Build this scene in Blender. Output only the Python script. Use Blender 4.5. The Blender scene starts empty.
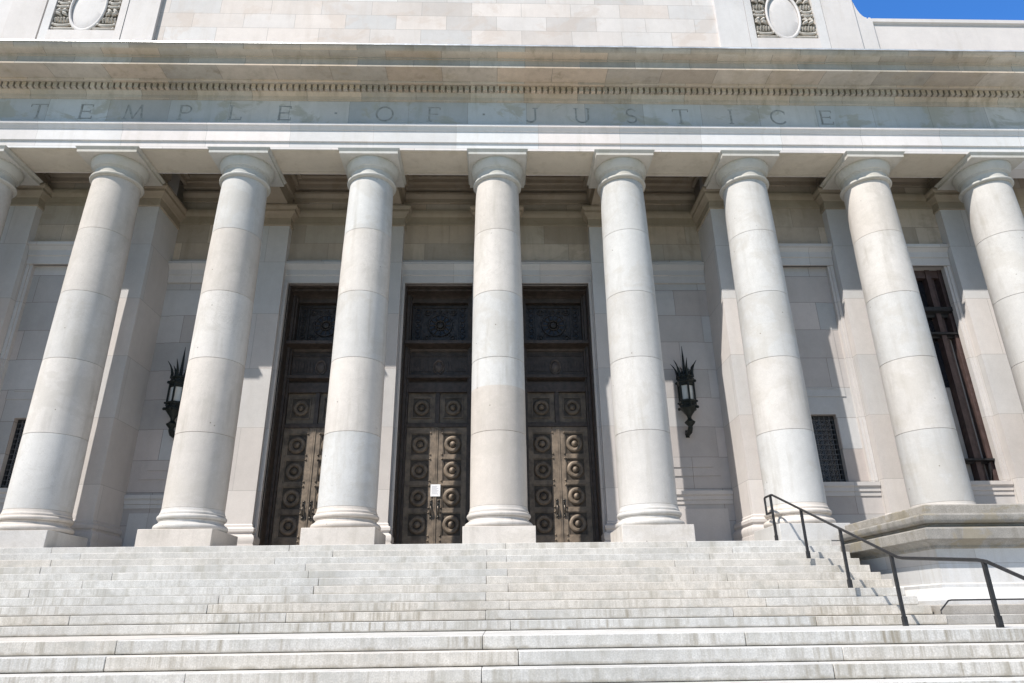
import bpy, bmesh, math, random
from mathutils import Vector, Matrix
random.seed(7)
PI = math.pi
scene = bpy.context.scene
col = scene.collection

# ------------------------------------------------------------------ mesh builder
class MB:
    def __init__(s):
        s.v = []; s.f = []; s.tone = []; s.tint = []
        s.t = 0.0; s.k = 0.0
    def rnd(s, a=.05, b=1.0):
        s.t = random.uniform(-a, a); s.k = random.uniform(-b, b); return s
    def face(s, idx):
        s.f.append(idx); s.tone.append(s.t); s.tint.append(s.k)
    def box(s, x0, x1, y0, y1, z0, z1):
        n = len(s.v)
        s.v += [(x, y, z) for z in (z0, z1) for (x, y) in ((x0, y0), (x1, y0), (x1, y1), (x0, y1))]
        for q in ((0, 3, 2, 1), (4, 5, 6, 7), (0, 1, 5, 4), (1, 2, 6, 5), (2, 3, 7, 6), (3, 0, 4, 7)):
            s.face([n + i for i in q])
        return s
    def rings(s, rings, caps=True, closed=True):
        n = len(s.v); m = len(rings[0])
        for r in rings: s.v += [tuple(p) for p in r]
        for a in range(len(rings) - 1):
            for i in range(m if closed else m - 1):
                j = (i + 1) % m
                s.face([n + a * m + i, n + a * m + j, n + (a + 1) * m + j, n + (a + 1) * m + i])
        if caps:
            s.face([n + i for i in range(m)][::-1])
            s.face([n + (len(rings) - 1) * m + i for i in range(m)])
        return s
    def prism_x(s, prof, x0, x1):
        return s.rings([[(x0, y, z) for y, z in prof], [(x1, y, z) for y, z in prof]])
    def prism_y(s, prof, y0, y1):
        return s.rings([[(x, y0, z) for x, z in prof], [(x, y1, z) for x, z in prof]])
    def moulded(s, x0, x1, yf, yb, prof, left=True, right=True):
        """ rectangular pier swept by a profile of (offset, z); the back runs into the wall """
        rr = []
        for o, z in prof:
            a = x0 - (o if left else 0); b = x1 + (o if right else 0)
            rr.append([(a, yb, z), (a, yf - o, z), (b, yf - o, z), (b, yb, z)])
        return s.rings(rr)
    def lathe(s, prof, cx=0, cy=0, n=64, caps=True, ph=0.0):
        return s.rings([[(cx + r * math.cos(2 * PI * i / n + ph), cy + r * math.sin(2 * PI * i / n + ph), z) for i in range(n)] for r, z in prof], caps)
    def lathe_y(s, prof, c, n=28, sx=1, sz=1):
        """ turned about the -Y axis: profile (radius, distance out of the wall) """
        return s.rings([[(c[0] + sx * r * math.cos(2 * PI * i / n), c[1] - d, c[2] + sz * r * math.sin(2 * PI * i / n)) for i in range(n)] for r, d in prof], True)
    def ring_y(s, c, R, r, n=28, m=8, sx=1, sz=1):
        rr = []
        for j in range(m + 1):
            a = 2 * PI * j / m
            rr.append([(c[0] + sx * (R + r * math.cos(a)) * math.cos(2 * PI * i / n), c[1] - r * math.sin(a), c[2] + sz * (R + r * math.cos(a)) * math.sin(2 * PI * i / n)) for i in range(n)])
        return s.rings(rr, False)
    def tube(s, pts, r, n=8, sq=False):
        pts = [Vector(p) for p in pts]
        rad = r if isinstance(r, (list, tuple)) else [r] * len(pts)
        rr = []
        for i, p in enumerate(pts):
            d = (pts[min(i + 1, len(pts) - 1)] - pts[max(i - 1, 0)]).normalized()
            u = Vector((0, 0, 1)) if abs(d.z) < .93 else Vector((0, 1, 0))
            a = d.cross(u).normalized(); b = a.cross(d).normalized()
            m = 4 if sq else n
            rr.append([p + (a * math.cos(2 * PI * k / m + (PI / 4 if sq else 0)) + b * math.sin(2 * PI * k / m + (PI / 4 if sq else 0))) * rad[i] for k in range(m)])
        return s.rings(rr)
    def ball(s, c, r, sx=1, sy=1, sz=1, n=10, m=6):
        rr = []
        for j in range(1, m):
            a = PI * j / m
            rr.append([(c[0] + sx * r * math.sin(a) * math.cos(2 * PI * i / n), c[1] + sy * r * math.sin(a) * math.sin(2 * PI * i / n), c[2] - sz * r * math.cos(a)) for i in range(n)])
        return s.rings(rr)
    def mesh(s, name, mat, sharp=32):
        me = bpy.data.meshes.new(name)
        me.from_pydata(s.v, [], s.f)
        bm = bmesh.new(); bm.from_mesh(me)
        bmesh.ops.recalc_face_normals(bm, faces=bm.faces)
        bm.to_mesh(me); bm.free()
        ta = me.attributes.new('tone', 'FLOAT', 'FACE'); ta.data.foreach_set('value', s.tone)
        ka = me.attributes.new('tint', 'FLOAT', 'FACE'); ka.data.foreach_set('value', s.tint)
        uv = me.uv_layers.new(name='UVMap')
        for p in me.polygons:
            nx, ny, nz = abs(p.normal.x), abs(p.normal.y), abs(p.normal.z)
            for li in p.loop_indices:
                c = me.vertices[me.loops[li].vertex_index].co
                if nz > .8: q = (c.x, c.y)
                elif nx > ny: q = (c.y, c.z)
                else: q = (c.x, c.z)
                uv.data[li].uv = q
        for p in me.polygons: p.use_smooth = True
        me.set_sharp_from_angle(angle=math.radians(sharp))
        me.materials.append(mat)
        return me
    def build(s, name, mat, parent=None, bevel=0, sharp=32):
        o = bpy.data.objects.new(name, s.mesh(name, mat, sharp))
        col.objects.link(o)
        if parent: o.parent = parent
        if bevel:
            b = o.modifiers.new('Bevel', 'BEVEL'); b.width = bevel; b.segments = 2; b.limit_method = 'ANGLE'; b.angle_limit = math.radians(40)
        return o

def empty(name, loc=(0, 0, 0), label=None, cat=None, group=None, parent=None):
    o = bpy.data.objects.new(name, None); col.objects.link(o)
    o.location = loc; o.empty_display_size = .3
    if parent: o.parent = parent
    tag(o, label, cat, group); return o
def tag(o, label=None, cat=None, group=None, kind=None):
    for k, v in (('label', label), ('category', cat), ('group', group), ('kind', kind)):
        if v: o[k] = v
    return o
def copy_tree(o, parent=None, loc=None):
    c = o.copy(); col.objects.link(c)
    inv = o.matrix_parent_inverse.copy()
    if parent: c.parent = parent; c.matrix_parent_inverse = inv
    if loc is not None: c.location = loc
    for ch in list(o.children): copy_tree(ch, c)
    return c
def mx(x): return -4.0 - x               # the facade is symmetrical about x = -2

# ------------------------------------------------------------------ materials
def newmat(name):
    m = bpy.data.materials.new(name); m.use_nodes = True
    nt = m.node_tree; nt.nodes.clear()
    return m, nt
class NT:
    def __init__(s, nt): s.nt = nt
    def n(s, t, **kw):
        x = s.nt.nodes.new(t)
        for k, v in kw.items(): setattr(x, k, v)
        return x
    def l(s, a, b): s.nt.links.new(a, b)
    def math(s, op, a, b=None, c=None, clamp=False):
        x = s.n('ShaderNodeMath', operation=op, use_clamp=clamp)
        for i, v in enumerate((a, b, c)):
            if v is None: continue
            if isinstance(v, (int, float)): x.inputs[i].default_value = v
            else: s.l(v, x.inputs[i])
        return x.outputs[0]
    def noise(s, vec, scale, detail=3, rough=.55, dist=0):
        x = s.n('ShaderNodeTexNoise'); x.inputs['Scale'].default_value = scale
        x.inputs['Detail'].default_value = detail; x.inputs['Roughness'].default_value = rough; x.inputs['Distortion'].default_value = dist
        s.l(vec, x.inputs['Vector']); return x.outputs['Fac']
    def mapr(s, v, a, b, c, d):
        x = s.n('ShaderNodeMapRange'); s.l(v, x.inputs[0])
        for i, q in enumerate((a, b, c, d)): x.inputs[i + 1].default_value = q
        return x.outputs[0]
    def mix(s, fac, a, b, mode='MIX'):
        x = s.n('ShaderNodeMix', data_type='RGBA', blend_type=mode)
        for inp, v in ((x.inputs[0], fac), (x.inputs[6], a), (x.inputs[7], b)):
            if isinstance(v, (int, float)): inp.default_value = v
            elif isinstance(v, tuple): inp.default_value = (*v, 1)
            else: s.l(v, inp)
        return x.outputs[2]
    def scalev(s, vec, sc):
        x = s.n('ShaderNodeVectorMath', operation='MULTIPLY'); s.l(vec, x.inputs[0]); x.inputs[1].default_value = sc
        return x.outputs[0]
    def gray(s, v):
        x = s.n('ShaderNodeCombineColor')
        for i in range(3): s.l(v, x.inputs[i])
        return x.outputs[0]

def stone(name, base, tint_a, tint_b, brick=None, mort=.62, stain=None, stain_amt=0, blotch=None, blotch_amt=0, blotch_scale=.8,
          rough=.72, speckle=.06, var=.10, pits=0, steps=None, bump=.12, amp=.16, veins=0):
    m, nt_ = newmat(name); T = NT(nt_)
    out = T.n('ShaderNodeOutputMaterial'); bs = T.n('ShaderNodeBsdfPrincipled'); T.l(bs.outputs[0], out.inputs[0])
    geo = T.n('ShaderNodeNewGeometry'); pos = geo.outputs['Position']
    tone = T.n('ShaderNodeAttribute', attribute_name='tone').outputs['Fac']
    tint = T.n('ShaderNodeAttribute', attribute_name='tint').outputs['Fac']
    c = T.mix(T.mapr(tint, -1, 1, 0, 1), tint_a, tint_b)
    if brick:
        w, h = brick
        uv = T.n('ShaderNodeUVMap', uv_map='UVMap')
        b = T.n('ShaderNodeTexBrick'); T.l(uv.outputs[0], b.inputs['Vector'])
        b.inputs['Scale'].default_value = 1; b.inputs['Brick Width'].default_value = w; b.inputs['Row Height'].default_value = h
        b.inputs['Mortar Size'].default_value = .008; b.inputs['Mortar Smooth'].default_value = .2; b.inputs['Bias'].default_value = 0
        b.inputs['Color1'].default_value = (0, 0, 0, 1); b.inputs['Color2'].default_value = (1, 1, 1, 1); b.inputs['Mortar'].default_value = (.5, .5, .5, 1)
        bw = T.n('ShaderNodeSeparateColor'); T.l(b.outputs['Color'], bw.inputs[0])
        c = T.mix(bw.outputs[0], tint_a, tint_b)
        k = T.math('MULTIPLY', T.math('FRACT', T.math('MULTIPLY', bw.outputs[0], 7.31)), amp)
        k = T.math('ADD', k, 1 - amp / 2)
        c = T.mix(1.0, c, T.gray(k), 'MULTIPLY')
    c = T.mix(1.0, c, base, 'MULTIPLY')
    big = T.mapr(T.noise(pos, .45, 4), .3, .7, 1 - var, 1 + var * .6)
    mid = T.mapr(T.noise(pos, 4.5, 5, .65), .25, .75, 1 - speckle * .9, 1 + speckle * .6)
    fine = T.mapr(T.noise(pos, 55, 2), .3, .7, 1 - speckle, 1 + speckle * .7)
    k = T.math('MULTIPLY', T.math('MULTIPLY', big, mid), T.math('MULTIPLY', fine, T.math('ADD', tone, 1.0)))
    c = T.mix(1.0, c, T.gray(k), 'MULTIPLY')
    if blotch:
        f = T.mapr(T.noise(T.scalev(pos, (1, 1, 1.3)), blotch_scale, 8, .66, .5), .53, .585, 0, blotch_amt)
        c = T.mix(f, c, blotch)
    if veins:
        wv = T.noise(T.scalev(pos, (.8, .8, 1.0)), 1.3, 6, .7, 1.4)
        f = T.mapr(T.math('ABSOLUTE', T.math('SUBTRACT', wv, .5)), 0, .018, veins, 0)
        f = T.math('MULTIPLY', f, T.mapr(T.noise(pos, .6, 2), .45, .6, 0, 1))
        c = T.mix(f, c, (.40, .37, .33))
    if stain:
        s1 = T.noise(T.scalev(pos, (2.6, 2.6, .28)), 1.4, 5, .62)
        s2 = T.noise(pos, 1.1, 3)
        f = T.math('MULTIPLY', T.mapr(s1, .5, .72, 0, 1), T.mapr(s2, .35, .65, .15, 1))
        f = T.math('MULTIPLY', f, stain_amt)
        c = T.mix(f, c, stain)
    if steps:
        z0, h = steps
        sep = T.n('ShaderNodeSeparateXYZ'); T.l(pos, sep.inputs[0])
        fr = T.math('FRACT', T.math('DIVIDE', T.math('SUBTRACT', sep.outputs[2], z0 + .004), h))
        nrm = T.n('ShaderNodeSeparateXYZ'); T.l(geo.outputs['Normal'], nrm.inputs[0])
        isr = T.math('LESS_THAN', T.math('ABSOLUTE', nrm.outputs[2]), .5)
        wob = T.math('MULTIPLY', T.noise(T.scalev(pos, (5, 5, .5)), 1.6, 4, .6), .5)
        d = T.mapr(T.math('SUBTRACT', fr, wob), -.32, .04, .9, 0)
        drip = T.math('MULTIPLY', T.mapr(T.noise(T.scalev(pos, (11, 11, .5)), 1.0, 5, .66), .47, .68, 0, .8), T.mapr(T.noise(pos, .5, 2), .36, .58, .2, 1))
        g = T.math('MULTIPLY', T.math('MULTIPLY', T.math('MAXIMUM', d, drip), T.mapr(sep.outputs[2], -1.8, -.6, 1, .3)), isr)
        c = T.mix(T.math('MULTIPLY', isr, .55), c, T.mix(1.0, c, (.86, .85, .83), 'MULTIPLY'))  # upright faces coloured darker, standing in for the weaker light on risers
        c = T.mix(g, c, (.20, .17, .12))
    if pits:
        vo = T.n('ShaderNodeTexVoronoi'); vo.inputs['Scale'].default_value = 2.2; T.l(pos, vo.inputs['Vector'])
        f = T.mapr(vo.outputs['Distance'], .03, .05, pits, 0)
        c = T.mix(f, c, (.16, .13, .10))
    if brick:
        c = T.mix(T.math('MULTIPLY', b.outputs['Fac'], mort), c, (.17, .15, .13))
    T.l(c, bs.inputs['Base Color'])
    bs.inputs['Roughness'].default_value = rough
    if 'Diffuse Roughness' in bs.inputs: bs.inputs['Diffuse Roughness'].default_value = 0
    bs.inputs['Specular IOR Level'].default_value = .25
    if bump:
        bp = T.n('ShaderNodeBump'); bp.inputs['Strength'].default_value = bump; bp.inputs['Distance'].default_value = .03
        hgt = T.math('ADD', T.math('MULTIPLY', T.noise(pos, 30, 3), .5), T.noise(pos, 3, 4))
        if brick: hgt = T.math('SUBTRACT', hgt, T.math('MULTIPLY', b.outputs['Fac'], .8))
        T.l(hgt, bp.inputs['Height']); T.l(bp.outputs[0], bs.inputs['Normal'])
    return m
def plain(name, c, rough=.5, metal=0, var=.25, scale=5, c2=None, bump=.1, spec=.5, em=None):
    m, nt_ = newmat(name); T = NT(nt_)
    out = T.n('ShaderNodeOutputMaterial'); bs = T.n('ShaderNodeBsdfPrincipled'); T.l(bs.outputs[0], out.inputs[0])
    geo = T.n('ShaderNodeNewGeometry'); pos = geo.outputs['Position']
    n1 = T.noise(pos, scale, 5, .6)
    c = T.mix(T.mapr(n1, .35, .65, 0, 1), tuple(x * (1 - var) for x in c), c2 or tuple(min(1, x * (1 + var)) for x in c))
    tone = T.n('ShaderNodeAttribute', attribute_name='tone').outputs['Fac']
    c = T.mix(1.0, c, T.gray(T.math('ADD', tone, 1.0)), 'MULTIPLY')
    T.l(c, bs.inputs['Base Color'])
    bs.inputs['Roughness'].default_value = rough; bs.inputs['Metallic'].default_value = metal; bs.inputs['Specular IOR Level'].default_value = spec
    if bump:
        bp = T.n('ShaderNodeBump'); bp.inputs['Strength'].default_value = bump; bp.inputs['Distance'].default_value = .02
        T.l(T.noise(pos, scale * 6, 3), bp.inputs['Height']); T.l(bp.outputs[0], bs.inputs['Normal'])
    return m

ZL, H, TR, YB, YF = -1.9297, .17543, .395, -4.984, -8.696      # landing level, riser, tread, foot of the upper flight, front of the landing
S_COL = stone('column_stone', (.555, .535, .512), (1.05, .99, .93), (.96, .985, 1.0), stain=(.31, .28, .235), stain_amt=.48, blotch=(.43, .395, .345), blotch_amt=.3, blotch_scale=.7, speckle=.075, var=.10, pits=.7, veins=.35)
S_PIL = stone('pilaster_stone', (.54, .525, .51), (1.03, .985, .96), (.97, .985, 1.0), brick=(3.0, 1.95), mort=.45, stain=(.34, .31, .27), stain_amt=.2, speckle=.05, var=.08)
S_WALL = stone('ashlar_wall_stone', (.47, .45, .435), (1.05, .98, .95), (.93, .97, 1.0), brick=(1.75, .98), mort=.8, amp=.26, stain=(.30, .27, .23), stain_amt=.22, speckle=.06, var=.1)
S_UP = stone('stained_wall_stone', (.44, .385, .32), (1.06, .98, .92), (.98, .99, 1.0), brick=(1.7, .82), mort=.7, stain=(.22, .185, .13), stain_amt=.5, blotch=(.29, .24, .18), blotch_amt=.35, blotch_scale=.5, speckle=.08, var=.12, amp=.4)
S_CAP = stone('weathered_capital_stone', (.52, .505, .47), (1.02, .99, .95), (.97, .985, 1.0), stain=(.33, .31, .24), stain_amt=.45, blotch=(.40, .38, .31), blotch_amt=.3, blotch_scale=1.4, speckle=.06, var=.08)
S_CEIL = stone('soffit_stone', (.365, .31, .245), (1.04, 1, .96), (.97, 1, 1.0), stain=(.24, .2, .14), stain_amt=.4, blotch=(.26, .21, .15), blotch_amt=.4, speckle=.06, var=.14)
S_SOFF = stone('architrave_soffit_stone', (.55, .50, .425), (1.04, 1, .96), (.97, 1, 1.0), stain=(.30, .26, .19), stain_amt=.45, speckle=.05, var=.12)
S_ARCH = stone('architrave_stone', (.66, .65, .645), (1.05, .98, .95), (.97, .99, 1.0), brick=(2.6, 3.0), mort=.35, stain=(.40, .37, .30), stain_amt=.3, speckle=.05, var=.08)
S_FRZ = stone('frieze_stone', (.51, .505, .495), (1.04, 1.0, .95), (.95, 1.0, 1.03), brick=(1.9, 3.2), mort=.55, amp=.3, stain=(.30, .30, .24), stain_amt=.5, blotch=(.38, .36, .29), blotch_amt=.65, blotch_scale=.8, speckle=.07, var=.12)
S_CORN = stone('weathered_cornice_stone', (.49, .445, .385), (1.10, .97, .86), (.97, .99, 1.0), brick=(1.75, 3.1), mort=.75, amp=.32, stain=(.17, .14, .085), stain_amt=.5, blotch=(.38, .31, .20), blotch_amt=.22, blotch_scale=.9, speckle=.12, var=.14)
S_ATT = stone('attic_ashlar', (.60, .58, .57), (1.05, .97, .91), (1.0, 1.0, 1.0), brick=(1.8, .66), mort=.5, amp=.2, stain=(.46, .39, .33), stain_amt=.35, blotch=(.5, .40, .33), blotch_amt=.3, blotch_scale=.6, speckle=.05, var=.1)
S_ATTP = stone('attic_smooth_stone', (.62, .605, .60), (1.03, .98, .95), (1.0, 1.0, 1.0), stain=(.45, .4, .35), stain_amt=.35, speckle=.05, var=.1)
S_RECESS = stone('grimy_shaded_recess', (.30, .26, .21), (1, 1, 1), (1, 1, 1), stain=(.12, .1, .07), stain_amt=.5, speckle=.15, var=.2)  # back of the carved recess: grime and shadow both put into the dark colour
S_CARVE = stone('carved_stone', (.58, .54, .49), (1, 1, 1), (1, 1, 1), stain=(.25, .21, .15), stain_amt=.5, speckle=.1, var=.12)
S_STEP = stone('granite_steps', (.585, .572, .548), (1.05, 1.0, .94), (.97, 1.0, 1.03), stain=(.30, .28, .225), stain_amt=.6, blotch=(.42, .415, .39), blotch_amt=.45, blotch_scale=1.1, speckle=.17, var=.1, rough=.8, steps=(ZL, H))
S_GRIME = stone('dark_joint_grime', (.13, .11, .08), (1, 1, 1), (1, 1, 1), speckle=.2)
S_PED = stone('pedestal_stone', (.56, .545, .53), (1.03, .99, .96), (.97, 1, 1.02), brick=(2.4, .8), mort=.35, stain=(.36, .32, .26), stain_amt=.5, speckle=.06, var=.08)
S_PEDB = stone('grey_base_course', (.40, .385, .365), (1.05, 1, .95), (.96, 1, 1.02), stain=(.17, .15, .12), stain_amt=.7, blotch=(.27, .25, .22), blotch_amt=.5, speckle=.18, var=.15)
S_PEDC = stone('weathered_pedestal_cap', (.31, .30, .285), (1.05, 1, .93), (.95, 1, 1.03), stain=(.13, .115, .09), stain_amt=.75, blotch=(.25, .215, .15), blotch_amt=.6, blotch_scale=1.3, speckle=.22, var=.2)
S_FLOOR = stone('terrace_paving', (.50, .48, .46), (1.03, .99, .95), (.97, 1, 1.02), brick=(1.6, 1.2), mort=.5, speckle=.08)
S_GRND = stone('plaza_paving', (.42, .41, .39), (1.04, 1, .96), (.96, 1, 1.02), brick=(2.4, 2.4), mort=.5, stain=(.25, .23, .2), stain_amt=.3, speckle=.1)
M_BRONZE = plain('aged_bronze', (.185, .145, .108), .6, .15, .38, 3.5, bump=.12)
M_BRONZD = plain('dark_bronze', (.066, .050, .041), .55, .15, .3, 6, bump=.12)
M_IRON = plain('black_painted_iron', (.022, .022, .024), .45, .2, .3, 9)
M_LATT = plain('lattice_bronze', (.05, .040, .034), .45, .3, .45, 9)
M_GRIL = plain('grey_window_grille', (.11, .11, .115), .5, .3, .3, 9)
M_HAND = plain('worn_handle_bronze', (.10, .085, .07), .4, .6, .3, 12)
M_LANT = plain('black_green_iron', (.012, .016, .014), .5, .4, .4, 14)
M_GLASSW = plain('frosted_lamp_glass', (.55, .56, .54), .3, 0, .05, 4, bump=0)
M_GLASS = plain('dark_window_glass', (.018, .018, .022), .06, 0, .2, 2, bump=0, spec=.6)
M_GEM = plain('reflecting_glass', (.03, .028, .028), .3, 0, .5, 9, bump=0, spec=.3)
M_WOOD = plain('brown_window_metal', (.085, .055, .05), .5, .1, .25, 5)
M_CURT = plain('pale_window_blind', (.34, .30, .27), .8, 0, .1, 3, bump=0)
M_PAPER = plain('white_paper', (.82, .82, .84), .7, 0, .03, 20, bump=0)
M_INK = plain('grey_print', (.42, .42, .46), .7, 0, .1, 40, bump=0)
M_FLASH = plain('pale_metal_flashing', (.66, .68, .70), .35, .4, .25, 2.2, bump=.3)
M_LETTER = plain('letter_cut', (.29, .295, .28), .85, 0, .25, 8)
M_GRASS = plain('lawn', (.05, .09, .025), .9, 0, .3, .8)

# ------------------------------------------------------------------ the courthouse
temple = empty('courthouse', (-2, 2, 0), 'pale stone courthouse with tall round columns, inscribed frieze and bronze doors', 'building')
def P(o):                                   # geometry is written in world metres; the parent sits at (-2, 2, 0)
    o.matrix_parent_inverse = Matrix.Translation((2, -2, 0)); return o

# ---- main wall
w = MB()
XA, XF = -11.28, 7.28
DC = (-6, -2, 2); HW = 1.17; ZO = 9.07
xs = [XA - .3] + [v for c in DC for v in (c - HW, c + HW)] + [XF + .3]
for i in range(0, len(xs), 2): w.box(xs[i], xs[i + 1], 2.8, 4.2, 0, ZO)
w.box(XA - .3, XF + .3, 2.8, 4.2, ZO, 10.0)
for c in (-10, 6):                          # low raised panels in the lantern bays
    w.box(c - 1.0, c + 1.0, 2.77, 2.8, 2.35, 8.75)
    w.box(c - .78, c + .78, 2.745, 2.77, 2.62, 8.45)
for sgn in (0, 1):
    m = (lambda x: x) if not sgn else mx
    def bx(x0, x1, *a):
        a0, a1 = sorted((m(x0), m(x1))); w.box(a0, a1, *a)
    bx(8.2, 24, 1.6, 4.2, 0, 1.9); bx(8.2, 24, 1.6, 4.2, 9.14, 10.0)
    bx(8.2, 8.82, 1.6, 4.2, 1.9, 9.14); bx(11.18, 12.82, 1.6, 4.2, 1.9, 9.14); bx(15.18, 24, 1.6, 4.2, 1.9, 9.14)
    # blind panel with a low window
    bx(8.82, 9.52, 1.74, 2.6, 1.9, 9.14); bx(10.48, 11.18, 1.74, 2.6, 1.9, 9.14); bx(9.52, 10.48, 1.74, 2.6, 4.03, 9.14)
    bx(9.1, 10.9, 1.715, 1.74, 4.6, 8.75); bx(9.33, 10.67, 1.695, 1.715, 4.85, 8.5)
wall = P(w.build('wall', S_WALL, temple))
u = MB()
u.box(XA - .3, XF + .3, 2.8, 4.2, 10.0, 13.6)
u.box(8.2, 24, 1.6, 4.2, 10.0, 13.6); u.box(-28, mx(8.2), 1.6, 4.2, 10.0, 13.6)
P(u.build('upper_wall', S_UP, temple))

# ---- lintels, sills and jambs (stone trim)
def lintel_prof(y):
    return [(y + .06, 9.07), (y - .07, 9.07), (y - .07, 9.34), (y - .105, 9.36), (y - .105, 9.55), (y - .14, 9.60), (y - .22, 9.69), (y - .24, 9.71), (y - .24, 9.80), (y + .06, 9.83)]
def sill_prof(y, z):
    return [(y + .05, z - .42), (y - .03, z - .42), (y - .03, z - .30), (y - .06, z - .29), (y - .06, z - .18), (y - .11, z - .13), (y - .11, z - .02), (y + .05, z)]
for c in (-10, -6, -2, 2, 6):
    l = MB(); l.rnd(.05); hw = 1.30
    x0, x1 = c - hw, c + hw
    if c == -10: x0 = XA
    if c == 6: x1 = XF
    l.prism_x(lintel_prof(2.8), x0 + .001, x1 - .001)
    P(l.build('lintel', S_PIL, temple))
for c in (10, 14, -14):
    l = MB(); l.rnd(.05)
    l.prism_x([(y, z + .07) for y, z in lintel_prof(1.6)], c - 1.28, c + 1.28)
    P(l.build('lintel', S_PIL, temple))
    j = MB()
    for s in (-1, 1):
        a, b = sorted((c + s * 1.18, c + s * 1.28)); j.box(a, b, 1.56, 1.72, 1.92, 9.139)
        a, b = sorted((c + s * 1.10, c + s * 1.181)); j.box(a, b, 1.60, 1.78, 1.92, 9.138)
    P(j.build('window_surround', S_PIL, temple))
    s_ = MB(); s_.prism_x(sill_prof(1.6, 1.92), c - 1.28, c + 1.28)
    P(s_.build('sill', S_PIL, temple))
for x0, x1 in ((XA, -8.7), (4.7, XF)):
    s_ = MB(); s_.prism_x(sill_prof(2.8, 1.9), x0 + .001, x1 - .001)
    s_.box(x0 + .2, x1 - .2, 2.775, 2.81, .25, 1.34)
    P(s_.build('sill', S_PIL, temple))
for c in DC:
    j = MB()
    for s in (-1, 1):
        a, b = sorted((c + s * 1.17, c + s * 1.298)); j.box(a, b, 2.66, 2.9, .36, 9.069)
        a, b = sorted((c + s * 1.165, c + s * 1.235)); j.box(a, b, 2.62, 2.66, .36, 9.069)
        a, b = sorted((c + s * 1.16, c + s * 1.299)); j.box(a, b, 2.58, 2.9, 0, .36)
    P(j.build('door_surround', S_PIL, temple))

# ---- pilasters
def pilaster(x, yf, yb):
    e = empty('pilaster', (x + 2, 0, 0), parent=temple); e.matrix_parent_inverse = Matrix.Translation((0, -2, 0))
    hw = .71
    b = MB(); b.rnd(.04)
    b.moulded(-hw, hw, yf, yb, [(.16, 0), (.16, .36), (.13, .37), (.13, .40), (.15, .45), (.15, .56), (.12, .62), (.06, .66), (.06, .70), (.10, .74), (.10, .82), (.07, .86), (.03, .88), (.03, .93), (0, .97)])
    b.build('base', S_PIL, e)
    s = MB(); s.rnd(.06)
    s.box(-hw, hw, yf, yb, .96, 11.30); s.build('shaft', S_PIL, e)
    c = MB(); c.rnd(.03)
    c.moulded(-hw, hw, yf, yb, [(.0, 11.18), (.05, 11.2), (.05, 11.28), (.03, 11.29), (.03, 11.5), (.06, 11.52), (.08, 11.56), (.15, 11.66), (.18, 11.68), (.18, 11.78), (.21, 11.80), (.25, 11.86), (.25, 11.93)])
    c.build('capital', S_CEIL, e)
for x in (-8, -4, 0, 4): pilaster(x, 2.5, 2.95)
for x in (8, -12): pilaster(x, 1.3, 2.95)
for x in (12, 16, -16): pilaster(x, 1.3, 1.75)

# ---- columns
def rad(z):
    pts = [(.98, .768), (2.5, .766), (4.5, .757), (6.5, .745), (8.5, .725), (10, .699), (11.05, .675)]
    for (a, ra), (b_, rb) in zip(pts, pts[1:]):
        if z <= b_: return ra + (rb - ra) * (z - a) / (b_ - a)
    return pts[-1][1]
JOINTS = [.98, 2.93, 5.03, 7.08, 9.16, 11.02]
def column(x):
    e = empty('column', (x + 2, 0, 0), parent=temple); e.matrix_parent_inverse = Matrix.Translation((0, -2, 0))
    p = MB(); p.rnd(.05); p.box(-.916, .916, -.916, .916, 0, .427); p.build('plinth', S_COL, e, bevel=.012)
    b = MB(); b.rnd(.03)
    prof = [(.80, .427)]
    for i in range(9):
        a = -PI / 2 + PI * i / 8; prof.append((.82 + .085 * math.cos(a), .515 + .085 * math.sin(a)))
    prof += [(.815, .605), (.815, .625), (.79, .64), (.785, .665), (.80, .69), (.81, .695)]
    for i in range(7):
        a = -PI / 2 + PI * i / 6; prof.append((.785 + .065 * math.cos(a), .765 + .065 * math.sin(a)))
    prof += [(.80, .832), (.80, .875), (.785, .89), (.775, .93), (.768, .98), (.5, .98)]
    b.lathe(prof, n=72); b.build('base', S_COL, e, sharp=40)
    s = MB()
    for z0, z1 in zip(JOINTS, JOINTS[1:]):
        s.rnd(.055)
        g = random.uniform(.006, .010)
        q = [(rad(z0) - .02, z0 + .0005), (rad(z0) - .003, z0 + g)]
        for k in range(1, 6): zz = z0 + (z1 - z0) * k / 6; q.append((rad(zz), zz))
        q += [(rad(z1) - .003, z1 - g), (rad(z1) - .02, z1 - .0005)]
        if x == 0 and z0 == 2.93:            # a drum drawn darker and warmer in its lower part, without a joint
            s.t, s.k = -.09, -1.0; s.lathe([p_ for p_ in q if p_[1] < 4.2] + [(rad(4.2), 4.2)], n=72)
            s.t, s.k = .03, .8; s.lathe([(rad(4.2), 4.2)] + [p_ for p_ in q if p_[1] > 4.2], n=72); continue
        s.lathe(q, n=72)
    s.build('shaft', S_COL, e, sharp=25)
    c = MB(); c.rnd(.03)
    prof = [(.66, 11.02), (.70, 11.03), (.735, 11.035)]
    for i in range(7):
        a = -PI / 2 + PI * i / 6; prof.append((.72 + .05 * math.cos(a), 11.09 + .05 * math.sin(a)))
    prof += [(.70, 11.145), (.675, 11.17), (.67, 11.30), (.68, 11.36), (.70, 11.365), (.70, 11.39), (.72, 11.395), (.72, 11.42), (.74, 11.43), (.775, 11.50), (.805, 11.57), (.825, 11.64), (.83, 11.68), (.82, 11.716)]
    c.lathe(prof, n=72)
    c.rings([[(sx_ * o, sy_ * o, z) for sx_, sy_ in ((-1, -1), (1, -1), (1, 1), (-1, 1))] for o, z in ((.903, 11.716), (.903, 11.815), (.915, 11.82), (.94, 11.865), (.952, 11.885), (.952, 11.903), (.79, 11.908), (.79, 11.93))])
    c.build('capital', S_CAP, e, sharp=28)
    return e
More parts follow.
